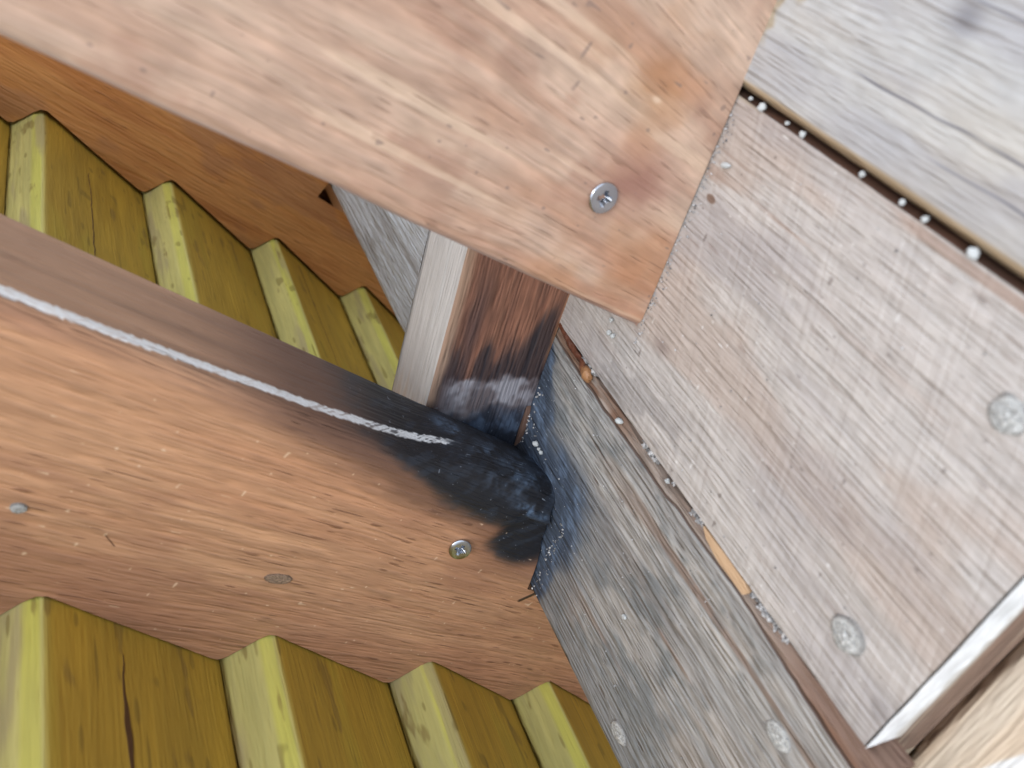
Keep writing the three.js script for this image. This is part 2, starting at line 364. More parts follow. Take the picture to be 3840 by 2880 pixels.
{
  const T = studPaint(FAR, -0.3, 2.0, 1280, 448, false, 541), M = painted(T, 0.66, 0.0012);
  const base = P3(1.2, FAR + 0.1, -0.9);
  const stud = thing('timber_stud', 'shaded orange timber stud cut in a zigzag, behind the loose upper board', 'timber', base);
  mesh('body', studGeo(FAR, -1.15, false, T, base, -0.79, 1.3, 0.012), M, stud);
  const back = new THREE.BoxGeometry(0.62 * U, 1.3 * U, 0.06 * U); const bm = mesh('added_notch_blocker', back, new THREE.MeshStandardMaterial({ color: new THREE.Color(0.42, 0.22, 0.09), roughness: 0.8 }), stud);  // unseen panel added behind the stud to keep the notch dark
  bm.position.copy(P3(1.9, FAR + STUD + 0.034, -0.8)).sub(base);
}

// ---------------------------------------------------------------- leaning upper board
{
  // its lower edge runs from E0 to E1 in (a, c); e along it, p across it
  const E0 = [0.109, -0.302], E1 = [1.019, -0.177], L = Math.hypot(E1[0] - E0[0], E1[1] - E0[1]), e = [(E1[0] - E0[0]) / L, (E1[1] - E0[1]) / L], p = [-e[1], e[0]];
  const T = paint(2048, 1180, -0.35, 1.1, -0.06, 0.78, (u, v, o) => {
    grain(u, v + 0.05 * u * u * 0.4, 861, 2.2);
    o[0] = 188; o[1] = 160; o[2] = 141;
    mix(o, [170, 128, 104], 0.7 * sst(0.46, 0.66, g[0]) * (0.3 + 0.7 * sst(0.2, 0.9, u)));
    mix(o, [198, 174, 154], 0.55 * sst(0.5, 0.34, g[0]));
    gain(o, 0.925 + 0.15 * g[1]);
    const bl = fbm(u * 7, v * 9, 871, 4); mix(o, [172, 128, 96], 0.55 * sst(0.5, 0.75, bl) * sst(0.25, 0.8, u));
    const cl = fbm(u * 11 + 4, v * 13, 875, 4); mix(o, [156, 120, 102], 0.4 * sst(0.56, 0.75, cl + 0.1 * (g[1] - 0.5)));
    // long pale rays in the grain
    const ray = fbm(u * 2.4, (v - 0.02 * u) * 46, 880, 2); mix(o, [214, 190, 166], 0.55 * sst(0.66, 0.8, ray + 0.06 * (g[1] - 0.5)));
    const mot = fbm(u * 30, v * 44, 882, 3); gain(o, 0.93 + 0.14 * mot);
    // amber blot and darker bruise above the screw
    const blot = (cu, cv, ru, rv) => Math.exp(-(((u - cu) / ru) ** 2 + ((v - cv) / rv) ** 2));
    const n = fbm(u * 26, v * 26, 884, 3);
    mix(o, [158, 106, 58], 0.6 * clamp(blot(0.66, 0.31, 0.045, 0.035) * (0.1 + 1.3 * n)));
    mix(o, [150, 110, 96], clamp(blot(0.72, 0.19, 0.07, 0.045) * (0.35 + n)) * 0.9);
    mix(o, [164, 108, 72], clamp(blot(0.84, 0.08, 0.06, 0.05) * (0.2 + n)) * 0.45);
    mix(o, [224, 200, 176], 0.7 * clamp(blot(0.665, 0.292, 0.008, 0.004) * 1.3));
    mix(o, [112, 84, 70], g[2] * 0.3);
    const sp = vn(u * 60, v * 90, 890); mix(o, [120, 104, 98], sst(0.93, 0.97, sp) * 0.5);
    mix(o, [152, 140, 146], sst(0.014, -0.012, v) * 0.75);            // light on the rounded arris, painted in as a grey rim
    o[3] = 0.5 + 0.4 * (g[1] - 0.5) + 0.3 * (g[0] - 0.5) - 0.2 * g[2];
  });
  const M = painted(T, 0.6, 0.001);
  const at = (u, v, b) => P3(E0[0] + e[0] * u + p[0] * v, b, E0[1] + e[1] * u + p[1] * v);
  const base = at(L, 0.2, LOWER + 0.1);
  const board = thing('timber_board', 'pale orange timber board leaning over the far stud, square end on grey planks', 'timber', base);
  // end line on the deck, at width v
  const uEnd = v => { let u = L; for (let i = 0; i < 6; i++) { const a = E0[0] + e[0] * u + p[0] * v, c = E0[1] + e[1] * u + p[1] * v; u -= (a - deckEndA(c) + 0.005) * 0.8; } return u; };
  const W = 0.62, r = 0.02, u0 = -1.6, prof = [];
  prof.push([0, STUD], [-0.0, STUD * 0.5]); for (let i = 0; i <= 8; i++) { const t = i / 8 * Math.PI / 2; prof.push([r * (1 - Math.cos(t)), r * (1 - Math.sin(t))]); }
  for (let i = 1; i < 30; i++) prof.push([r + (W - 2 * r) * i / 30, 0]);
  for (let i = 0; i <= 6; i++) { const t = i / 6 * Math.PI / 2; prof.push([W - r + r * Math.sin(t), r * (1 - Math.cos(t))]); }
  prof.push([W, STUD], [0, STUD]);
  const np = prof.length - 1;
  const bow = (u, v) => 0.003 * (fbm(u * 2.5, v * 5, 896, 3) - 0.5), rag = u => 0.004 * (fbm(u * 6, 9, 898, 4) - 0.5);
  const geos = [gridGeo(150, np, (x, y) => {
    const q = prof[Math.round(y * np)], ue = uEnd(q[0]), u = u0 + (ue - u0) * x;
    return [at(u, q[0] + rag(u) * (q[0] < 0.05 ? 1 : 0), LOWER + q[1] + bow(u, q[0])).sub(base), u, q[1] > 0.05 ? q[0] - q[1] * 0.3 : q[0] - q[1] * 0.6];
  }, T.rect, true)];
  geos.push(gridGeo(20, 2, (x, y) => { const v = W * x, ue = uEnd(v); return [at(ue, v, LOWER + 0.006 + (STUD - 0.006) * y).sub(base), ue, v]; }, T.rect, false));
  mesh('body', geos, M, board);
  screw(board, P3(0.768, LOWER - 0.003, -0.059), 0.0225, new THREE.Vector3(0.1, 0.05, 1), 0.02, 0.55);
}

// ---------------------------------------------------------------- batten on the deck between stud and board
{
  const N = 0.228, B0 = 1.105, BD = 0.163;
  const T = paint(1024, 512, 0.55, 1.3, -0.24, 0.18, (s, q, o) => {     // q<0: front (q = n - N), q>0: side
    grain(s, q, 921);
    const nz = fbm(s * 14, q * 22, 930, 4) - 0.5, st = fbm(s * 2.5, q * 60, 934, 3) - 0.5;
    if (q < 0) {
      o[0] = 118; o[1] = 82; o[2] = 67; mix(o, [140, 98, 78], 0.6 * sst(0.5, 0.68, g[0])); mix(o, [86, 60, 54], 0.55 * sst(0.5, 0.34, g[0])); gain(o, 0.82 + 0.36 * g[1]);
      mix(o, [66, 52, 54], 0.6 * sst(-0.025, -0.05, q + 0.02 * nz) * sst(-0.075, -0.055, q) * sst(0.62, 0.8, s));
      const right = sst(-0.155, -0.19, q + 0.03 * nz) * sst(-0.226, -0.2, q);
      const c1 = sst(0.83, 0.9, s + 0.16 * st + 0.1 * nz + 0.09 * right) * (0.75 + 0.25 * sst(0.45, 0.6, g[1]));
      mix(o, [42, 38, 44], c1 * 0.95);
      const a0 = 0.928 + 0.10 * nz, ash = sst(a0 - 0.012, a0 + 0.012, s) * sst(1.03, 0.965, s + 0.14 * nz) * sst(-0.01, -0.05, q);
      mix(o, [142, 142, 150], ash * (0.45 + 0.55 * sst(0.4, 0.65, fbm(s * 22, q * 30, 941, 3))));
      const low = sst(0.965, 1.02, s + 0.1 * nz); mix(o, [40, 48, 62], low * 0.92);
      mix(o, [92, 112, 138], low * sst(0.42, 0.7, fbm(s * 24 + q * 14, q * 30, 944, 4)) * 0.7);
      if (vn(s * 180, q * 190, 947) > 0.955 && s > 0.93) mix(o, [140, 152, 165], 0.65);
      mix(o, [164, 138, 118], 0.85 * sst(-0.03, -0.012, q + 0.012 * nz) * (1 - 0.85 * sst(0.95, 1.0, s)));   // fresh wood along the arris
      mix(o, [150, 112, 84], 0.8 * sst(-0.216, -0.224, q + 0.01 * nz) * sst(0.9, 0.84, s));
    } else {
      o[0] = 176; o[1] = 172; o[2] = 168; gain(o, 0.88 + 0.24 * g[0] + 0.08 * (g[1] - 0.5)); mix(o, [176, 152, 130], 0.5 * sst(0.98, 1.08, s + 0.2 * st));
      mix(o, [196, 196, 194], 0.4 * sst(0.62, 0.75, fbm(s * 3, q * 50, 950, 3)));
    }
    o[3] = 0.5 + 0.5 * (g[1] - 0.5) + 0.25 * (g[0] - 0.5);
  });
  const M = painted(T, 0.6, 0.001);
  const base = onDeck(1.0, B0 + 0.08, 0.1);
  const bat = thing('timber_batten', 'scorched brown batten with a grey side, between stud and upper board', 'timber', base, SLOPE);
  const prof = [], r = 0.008;                                     // (b, n, q)
  for (let i = 0; i <= 20; i++) prof.push([B0, 0.001 + (N - r - 0.001) * i / 20, 0.001 + (N - r - 0.001) * i / 20 - N]);
  for (let i = 1; i <= 4; i++) { const t = i / 4 * Math.PI / 2; prof.push([B0 + r * (1 - Math.cos(t)), N - r + r * Math.sin(t), -r + 2 * r * i / 4]); }
  for (let i = 1; i <= 10; i++) prof.push([B0 + r + (BD - r) * i / 10, N, r + (BD - r) * i / 10]);
  prof.push([B0 + BD, 0.001, 0.17]);
  const np = prof.length - 1, s0 = -0.35, s1 = 1.235, d = new THREE.Vector3(-1.0 * U, 0.1 * U, -(B0 + 0.08) * U);
  const ge = gridGeo(120, np, (x, y) => { const p = prof[Math.round(y * np)], s = s0 + (s1 - s0) * x, w = 0.004 * (fbm(s * 8, p[2] * 9, 960, 3) - 0.5); return [D3(s, p[0] + w, p[1]).sub(d), s < 0.62 ? 0.62 + (0.62 - s) * 0.18 : s, p[2]]; }, T.rect, false);
  const cap = gridGeo(2, 2, (x, y) => [D3(s1, B0 + BD * x, 0.001 + (N - 0.002) * y).sub(d), 1.2, -0.2 + 0.1 * y], T.rect, false);
  mesh('body', [ge, cap], M, bat);
}

// ---------------------------------------------------------------- grey plank deck
const deck = thing('plank_deck', 'weathered grey plank deck sloping down to the yellow wall', 'deck', deckBase, SLOPE);
function deckPlank(name, T, M, s0, s1, b0, b1, opt = {}) {
  const th = opt.th ?? 0.06, ch0 = opt.ch0 ?? 0.004, ch1 = opt.ch1 ?? 0.004, lift = opt.lift ?? 0, seed = opt.seed ?? 1;
  const prof = [[s0, -th], [s0, -ch0]]; prof.push([s0 + ch0, 0]);
  const N = opt.n ?? 24; for (let i = 1; i <= N; i++) prof.push([s0 + ch0 + (s1 - ch1 - s0 - ch0) * i / N, 0]);
  prof.push([s1, -ch1]); prof.push([s1, -th]); prof.push([s0, -th]);
  const np = prof.length - 1;
  const along = opt.far ? b => b > 1.3 ? 1.3 + (b - 1.3) / 3 : b : b => b;
  const geos = [gridGeo(opt.nb ?? 90, np, (x, y) => {
    const p = prof[Math.round(y * np)], b = b0 + (b1 - b0) * x; let s = p[0], n = p[1];
    if (n > -0.03) { n += lift + 0.0035 * (fbm(b * 2.5, s * 6, seed, 3) - 0.5); if (opt.dip) n -= opt.dip(s, b); }
    if (opt.edge0 && p[0] <= s0 + ch0 + 1e-6) s += opt.edge0(b);
    if (p[0] <= s0 + ch0 + 1e-6) s += 0.004 * (fbm(b * 12, 3, seed + 3, 4) - 0.5) * (opt.rag0 ?? 0.5);
    if (p[0] >= s1 - ch1 - 1e-6) s += 0.004 * (fbm(b * 12, 8, seed + 4, 4) - 0.5) * (opt.rag1 ?? 0.5);
    return [D3(s, b, n), along(b), opt.sideV && p[0] === s0 && p[1] < 0 ? opt.sideV : p[0] + (n < -0.03 ? 0.02 : 0)];
  }, T.rect, false)];
  geos.push(gridGeo(24, 1, (x, y) => { const s = s0 + (s1 - s0) * x; return [D3(s, b0, -th + (th - 0.003 + lift) * y), b0 + 0.01 * y, s]; }, T.rect, true));
  geos.push(gridGeo(24, 1, (x, y) => { const s = s0 + (s1 - s0) * x; return [D3(s, b1, -th + (th - 0.003 + lift) * y), along(b1), s]; }, T.rect, false));
  const m = mesh(name, geos, M, deck); return m;
}
const seamW = [[0.2, 0.038], [0.35, 0.03], [0.5, 0.02], [0.7, 0.028], [0.9, 0.034], [1.0, 0.03], [1.12, 0.022]];
{
  const SEAM1 = 0.789, SEAM2 = 0.2555, EDGE = 1.293, BEND = 0.25;
  // plank nearest the wall: sooty, grained, with a broken upper edge
  const contact = [[0.86, 1.105], [1.0, 1.105], [1.098, 1.105], [1.065, 1.036], [1.063, 0.959], [1.075, 0.913], [1.1, 0.894], [1.162, 0.89], [1.293, 0.879]];
  const T1 = paint(2048, 1024, 0.1, 1.9, 0.77, 1.31, (b, s, o) => {
    if (b > 1.3) b = 1.3 + (b - 1.3) * 3;
    grain(b, s, 1001, 1.4);
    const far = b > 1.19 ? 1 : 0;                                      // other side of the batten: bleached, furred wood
    o[0] = 147; o[1] = 147; o[2] = 146;
    mix(o, [128, 121, 115], 0.5 * sst(0.46, 0.7, g[0])); mix(o, [166, 160, 152], 0.5 * sst(0.54, 0.32, g[0]));
    gain(o, 0.86 + 0.28 * g[1]); gain(o, 0.92 + 0.16 * fbm(b * 36, s * 60, 1006, 3));
    const warm = sst(0.62, 0.3, b + 0.1 * (fbm(b * 4, s * 9, 1010) - 0.5)); mix(o, [172, 160, 148], warm * 0.4 * sst(0.4, 0.6, fbm(b * 3, s * 30, 1012)));
    mix(o, [124, 98, 82], 0.55 * sst(0.6, 0.75, fbm(b * 2.2, s * 34, 1016, 3)) * sst(0.95, 0.6, b));
    const mold = 0.6 * fbm(b * 8, s * 16, 1020, 5) + 0.4 * fbm(b * 30, s * 44, 1023, 3); mix(o, [92, 98, 101], 0.6 * sst(0.46, 0.7, mold + 0.14 * (g[1] - 0.5)) * sst(0.3, 0.5, b) * (1 - far));
    mix(o, [124, 128, 131], 0.5 * sst(1.08, 1.26, s + 0.1 * (mold - 0.5)) * sst(0.3, 0.55, b) * (1 - far));
    mix(o, [92, 72, 64], g[2] * 0.4);
    const n2 = fbm(b * 16 + s * 8, s * 18, 1030, 4), n3 = fbm(b * 34, s * 60, 1032, 3);
    let dc = 9; for (let i = 1; i < contact.length; i++) { const [x0, y0] = contact[i - 1], [x1, y1] = contact[i], t = clamp(((s - x0) * (x1 - x0) + (b - y0) * (y1 - y0)) / ((x1 - x0) ** 2 + (y1 - y0) ** 2)); dc = Math.min(dc, Math.hypot(s - x0 - t * (x1 - x0), b - y0 - t * (y1 - y0))); }
    const reach = lerpPts([[0.86, 0.015], [0.92, 0.07], [0.97, 0.115], [1.03, 0.105], [1.1, 0.085], [1.16, 0.07], [1.22, 0.04], [1.3, 0.02]], s) * (b > 1.13 ? 0.2 : 1);
    const sm = sst(reach * 1.15 + 0.004, reach * 0.5, dc + 0.055 * (n2 - 0.5) + 0.014 * (n3 - 0.5));
    mix(o, [100, 105, 111], 0.45 * sst(reach * 2.4, reach, dc + 0.06 * (n2 - 0.5)) * (b < 1.13 ? 1 : 0));
    mix(o, [52, 64, 82], sm * 0.9);
    mix(o, [104, 124, 150], sm * sst(0.42, 0.7, 0.6 * fbm(b * 40 + s * 20, s * 40, 1034, 4) + 0.4 * n3) * 0.75);
    if (sm > 0.3 && vn(b * 150, s * 210, 1037) > 0.955) mix(o, [176, 190, 204], 0.7);
    // split strip along the seam
    const ws = lerpPts(seamW, b) + 0.008 * (fbm(b * 14, 4, 1040) - 0.5), t = s - 0.789;
    if (b < 1.12) {
      const strip = sst(ws + 0.003, ws - 0.003, t);
      const sc = [152, 132, 118], kk = 0.78 + 0.45 * fbm(b * 5, s * 60, 1044, 3); mix(o, [sc[0] * kk, sc[1] * kk, sc[2] * kk], strip * 0.6);
      mix(o, [112, 86, 73], strip * sst(0.5, 0.3, b) * 0.75); mix(o, [112, 82, 64], strip * sst(0.5, 0.68, fbm(b * 9, s * 40, 1047, 3)) * 0.8 * (sst(0.78, 0.9, b) + sst(0.5, 0.4, b) + 0.1));
      const ln = sst(0.0032, 0.001, Math.abs(t - ws)); mix(o, [74, 56, 48], ln * 0.75); o[3] -= 0.4 * ln;
    }
    // beyond the batten: bleached and furred
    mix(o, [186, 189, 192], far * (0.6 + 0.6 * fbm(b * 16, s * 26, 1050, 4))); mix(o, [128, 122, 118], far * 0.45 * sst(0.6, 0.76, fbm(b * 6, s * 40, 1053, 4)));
    o[3] += 0.55 * (g[1] - 0.5) + 0.3 * (g[0] - 0.5) - 0.3 * g[2];
  });
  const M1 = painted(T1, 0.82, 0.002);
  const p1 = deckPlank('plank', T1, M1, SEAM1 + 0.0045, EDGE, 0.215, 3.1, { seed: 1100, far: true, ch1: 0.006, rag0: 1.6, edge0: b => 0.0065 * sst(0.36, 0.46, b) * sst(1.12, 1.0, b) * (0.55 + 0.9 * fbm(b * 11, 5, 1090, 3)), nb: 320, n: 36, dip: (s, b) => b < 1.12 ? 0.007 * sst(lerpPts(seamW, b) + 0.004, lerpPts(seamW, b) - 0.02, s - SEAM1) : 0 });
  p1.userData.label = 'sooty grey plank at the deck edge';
  // middle plank
  const T2 = paint(1792, 1024, 0.2, 1.4, 0.24, 0.81, (b, s, o) => {
    grain(b, s, 1101, 1.2);
    o[0] = 178; o[1] = 173; o[2] = 169;
    mix(o, [168, 161, 155], 0.45 * sst(0.45, 0.7, g[0])); mix(o, [184, 180, 175], 0.4 * sst(0.52, 0.32, g[0]));
    gain(o, 0.955 + 0.09 * g[1]); gain(o, 0.95 + 0.1 * fbm(b * 60, s * 60, 1105, 3));
    mix(o, [170, 151, 138], 0.45 * sst(0.46, 0.66, fbm(b * 3.4, s * 10, 1110, 4)));
    mix(o, [152, 147, 148], 0.45 * sst(0.48, 0.72, fbm(b * 4 + 5, s * 12, 1113, 4)));
    // cross saw marks
    const saw = vn((b + s * 0.35 + 0.004 * fbm(b * 9, s * 9, 1116)) * 150, s * 7 + b * 5, 1117) * 0.6 + vn((b + s * 0.35) * 270, s * 16, 1118) * 0.4; mix(o, [150, 142, 136], 0.16 * sst(0.5, 0.9, saw)); mix(o, [192, 189, 184], 0.16 * sst(0.5, 0.1, saw));
    mix(o, [140, 112, 96], 0.5 * sst(0.63, 0.74, fbm(b * 2, s * 44, 1120, 3)) * sst(0.44, 0.36, s));
    mix(o, [120, 104, 96], g[2] * 0.35);
    const fl = vn(b * 70, s * 110, 1124); mix(o, [214, 214, 212], sst(0.94, 0.98, fl) * 0.6); mix(o, [104, 96, 92], sst(0.06, 0.02, fl) * 0.5);
    mix(o, [122, 118, 118], 0.4 * sst(0.6, 0.7, fbm(b * 11, s * 22, 1126, 4)) * sst(0.66, 0.74, s));
    const bs = Math.hypot((s - 0.4) / 0.006, (b - 0.864) / 0.011); mix(o, [110, 88, 74], sst(1.2, 0.7, bs) * 0.85);
    mix(o, [110, 96, 92], 0.5 * Math.exp(-(((s - 0.635) / 0.012) ** 2 + ((b - 0.83) / 0.02) ** 2)));
    mix(o, [150, 138, 118], sst(0.27, 0.263, s) * sst(0.82, 0.87, b) * 0.6);
    if (s < 0.2575) { o[0] = 92; o[1] = 64; o[2] = 50; gain(o, 0.8 + 0.4 * g[1]); }   // brown plank edge, darkened in the paint so the gap reads shaded
    o[3] += 0.5 * (g[1] - 0.5) + 0.3 * (g[0] - 0.5) + 0.15 * (saw - 0.5);
  });
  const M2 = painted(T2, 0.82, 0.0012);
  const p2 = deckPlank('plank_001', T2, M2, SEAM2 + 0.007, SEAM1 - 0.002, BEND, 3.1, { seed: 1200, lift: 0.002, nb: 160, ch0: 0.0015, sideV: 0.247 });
  // upper plank with a chamfered edge
  const T3 = paint(1536, 768, 0.2, 1.4, -0.2, 0.27, (b, s, o) => {
    grain(b, s, 1201, 1.5);
    o[0] = 176; o[1] = 177; o[2] = 176;
    mix(o, [164, 162, 160], 0.55 * sst(0.46, 0.7, g[0])); mix(o, [188, 189, 188], 0.5 * sst(0.5, 0.3, g[0])); gain(o, 0.965 + 0.07 * g[1]); gain(o, 0.96 + 0.08 * fbm(b * 60, s * 60, 1206, 3));
    mix(o, [182, 172, 156], 0.3 * sst(0.45, 0.65, fbm(b * 4, s * 12, 1210, 4)));
    mix(o, [150, 150, 156], 0.4 * sst(0.5, 0.7, fbm(b * 5 + 3, s * 14, 1213, 4)));
    for (const [cs, b0, b1] of [[0.168, 0.3, 0.74], [0.205, 0.25, 0.6], [0.118, 0.25, 0.5], [0.06, 0.2, 0.66]]) {
      const d = Math.abs(s - cs - 0.012 * (fbm(b * 6, cs * 50, 1217, 3) - 0.5)); mix(o, [92, 92, 100], sst(0.002, 0.0008, d) * sst(b0, b0 + 0.1, b) * sst(b1, b1 - 0.05, b) * (0.3 + 0.6 * vn(b * 30, cs * 90, 1219)));
    }
    const dk = Math.exp(-(((s - 0.076) / 0.018) ** 2 + ((b - 0.626) / 0.02) ** 2)); mix(o, [124, 124, 128], dk * 0.9);
    // torn grey patch by the board's end, tan margin
    const e = (b - 0.87) * 1.2 - (s - 0.12) * 0.5 + 0.035 * (fbm(b * 24, s * 34, 1222, 4) - 0.5) * 2;
    const pt = sst(0.0, 0.008, e) * sst(0.2, 0.17, s + 0.02 * fbm(b * 20, 1, 1225)); mix(o, [164, 172, 174], pt * 0.9);
    const rim = sst(0.02, 0.004, Math.abs(e + 0.004)) * sst(0.21, 0.17, s); mix(o, [158, 142, 116], rim * 0.75); o[3] += 0.3 * pt;
    mix(o, [170, 148, 116], sst(0.238, 0.244, s) * 0.85);            // bare wood on the chamfer
    o[3] += 0.45 * (g[1] - 0.5) + 0.3 * (g[0] - 0.5);
  });
  const M3 = painted(T3, 0.82, 0.0012);
  deckPlank('plank_002', T3, M3, -0.28, SEAM2 - 0.002, BEND, 3.1, { seed: 1300, lift: 0.006, ch1: 0.011, nb: 120 });
  for (let k = 0; k < 3; k++) deckPlank(`plank_00${3 + k}`, T2, M2, -0.28 - 0.54 * (k + 1), -0.287 - 0.54 * k, BEND, 3.1, { seed: 1400 + k, nb: 40 });
  // dark boards under the planks
  const T4 = paint(768, 256, -2.1, 1.2, -0.2, 0.2, (u, v, o) => {
    grain(u, v, 1301); o[0] = 124; o[1] = 102; o[2] = 88; gain(o, 0.7 + 0.55 * g[0]); gain(o, 0.9 + 0.2 * g[1]); mix(o, [176, 164, 146], 0.6 * sst(0.58, 0.72, fbm(u * 2.5, (v + u * 0.12) * 40, 1304, 3))); o[3] = g[1];
  });
  const M4 = painted(T4, 0.85, 0.001);
  const sub = (b0, b1, n0, n1, s0, s1) => {
    const f = (p, q) => [p, q[0], q[1]], out = [], c = [[b0, n0], [b0, n1], [b1, n1], [b1, n0], [b0, n0]];
    out.push(gridGeo(60, 4, (x, y) => { const i = Math.round(y * 4), s = s0 + (s1 - s0) * x; return f(D3(s, c[i][0], c[i][1]), [s, c[i][1] * 1.2 + 0.12 * i]); }, T4.rect, true)); return out;
  };
  mesh('joist', sub(0.253, 0.5, -0.158, -0.0615, -1.9, 0.86).map(x => x.toNonIndexed()).map(x => { x.computeVertexNormals(); return x; }), M4, deck);
  mesh('joist_001', sub(1.1, 1.34, -0.26, -0.0615, -1.9, 1.1).map(x => x.toNonIndexed()).map(x => { x.computeVertexNormals(); return x; }), M4, deck);
  mesh('joist_002', sub(0.505, 1.095, -0.1, -0.0635, -1.9, 1.05).map(x => x.toNonIndexed()).map(x => { x.computeVertexNormals(); return x; }), M4, deck);
  mesh('joist_003', sub(1.345, 3.0, -0.1, -0.0635, -1.9, 1.05).map(x => x.toNonIndexed()).map(x => { x.computeVertexNormals(); return x; }), M4, deck);
  // white sealed ends of the planks
  const T5 = paint(512, 96, -0.3, 0.8, -0.07, 0.01, (u, v, o) => { const k = fbm(u * 30, v * 60, 1330, 4); o[0] = 222; o[1] = 227; o[2] = 230; gain(o, 0.84 + 0.3 * k); mix(o, [166, 160, 150], sst(-0.04, -0.058, v + 0.03 * (k - 0.5)) * 0.7); o[3] = k; });
  const M5 = painted(T5, 0.8, 0.001);
  const seal = (name, s0, s1, parent, lift) => mesh(name, gridGeo(80, 4, (x, y) => { const s = s0 + (s1 - s0) * x; return [D3(s, BEND - 0.0022 - 0.0012 * fbm(s * 40, y * 3, 1340), -0.06 + (0.0585 + lift + 0.003 * (fbm(s * 30, 2, 1343) - 0.5)) * y), s, -0.06 + 0.06 * y]; }, T5.rect, true), M5, parent);
  const q = seal('end_seal', SEAM2 + 0.009, SEAM1 - 0.003, p2, 0.003); q.userData.label = 'white sealed plank end';
  // filler plugs over the deck screws
  for (const [par, s, b, rs, rb, sd] of [[p2, 0.7, 0.344, 0.021, 0.026, 1], [p2, 0.364, 0.354, 0.021, 0.022, 2], [p1, 0.903, 0.332, 0.018, 0.025, 3], [p1, 1.245, 0.54, 0.017, 0.024, 4]]) {
    const pl = mesh('filler_plug', plugGeo(1360 + sd, rs, rb, 0.004), fillerMat, par); pl.position.copy(D3(s, b, par === p2 ? 0.0045 : 0.0005));
  }
}
// support posts of the deck, below and out of view
{
  const T = paint(256, 512, 0, 1, 0, 6, (u, v, o) => { grain(v, u * 0.4, 1390); o[0] = 140; o[1] = 128; o[2] = 116; gain(o, 0.75 + 0.4 * g[0]); o[3] = g[1]; });
  const M = painted(T, 0.85, 0.001);
  for (const [b, nm] of [[1.45, 'end of the deck beside the batten'], [2.9, 'deck beneath the far stud']]) {
    const p = onDeck(-1.2, b, -0.27), h = p.y;
    const t = thing('deck_post', `square grey timber post carrying the ${nm}`, 'post', new THREE.Vector3(p.x, 0, p.z));
    const q = gridGeo(4, 20, (x, y) => { const k = Math.round(x * 4) % 4, c = [[-1, -1], [1, -1], [1, 1], [-1, 1]][k]; return [new THREE.Vector3(c[0] * 0.045, y * h, c[1] * 0.045), x, y * 6]; }, T.rect, true).toNonIndexed(); q.computeVertexNormals();
    mesh('body', q, M, t);
  }
}

// ---------------------------------------------------------------- pale timber along the deck's end
{
  const T = paint(1536, 320, -1.7, 1.1, -0.14, 0.32, (u, v, o) => {
    grain(u, v, 1401, 1.6); o[0] = 208; o[1] = 190; o[2] = 168; mix(o, [190, 164, 138], 0.5 * sst(0.5, 0.7, g[0])); mix(o, [204, 196, 182], 0.5 * sst(0.5, 0.32, g[0])); gain(o, 0.96 + 0.08 * g[1]);
    const e = v - 0.088 - (u - 0.75) * -0.26 + 0.008 * (fbm(u * 14, v * 30, 1410) - 0.5);
    mix(o, [228, 230, 230], sst(0.013, 0.008, Math.abs(e))); mix(o, [196, 158, 122], sst(0.012, 0.03, e) * 0.7);
    o[3] = 0.5 + 0.5 * (g[1] - 0.5) + 0.2 * (g[0] - 0.5);
  });
  const M = painted(T, 0.65, 0.001), NT = -0.15, B0 = 0.2525, B1 = -0.02;
  const base = onDeck(0.7, B1, -0.4);
  const t = thing('timber_edging', 'pale orange timber with a white paint line along the cut plank ends', 'timber', base, SLOPE);
  const d = D3(0.7, B1, -0.4), r = 0.012, prof = [[B0, -0.45, 0.2], [B0, NT, 0]];
  for (let i = 1; i < 14; i++) prof.push([B0 - (B0 - B1 - r) * i / 14, NT, (B0 - B1 - r) * i / 14]);
  for (let i = 0; i <= 5; i++) { const a = i / 5 * Math.PI / 2; prof.push([B1 + r - r * Math.sin(a), NT - r + r * Math.cos(a), B0 - B1 - r + r * i / 5]); }
  prof.push([B1, -0.45, 0.3]); prof.push([B0, -0.45, 0.3]);
  const np = prof.length - 1;
  const ge = gridGeo(90, np, (x, y) => { const p = prof[Math.round(y * np)], s = -1.6 + 2.65 * x; return [D3(s, p[0], p[1] + (p[1] > -0.2 ? 0.004 * (fbm(s * 5, p[0] * 9, 1420, 3) - 0.5) : 0)).sub(d), s, p[2]]; }, T.rect, true);
  const cap = gridGeo(1, 1, (x, y) => [D3(1.05, B0 + (B1 - B0) * x, -0.45 + (0.45 + NT - 0.003) * y).sub(d), 1.1 + 0.05 * y, 0.2 * x], T.rect, true);
  mesh('body', [ge, cap], M, t);
  const sc = screw(t, onDeck(0.598, 0.186, NT + 0.004), 0.016, new THREE.Vector3(0, 1, 0), 0, 0.3); sc.position.copy(D3(0.598, 0.186, NT + 0.004).sub(d)); sc.quaternion.set(0, 0, 0, 1);
}

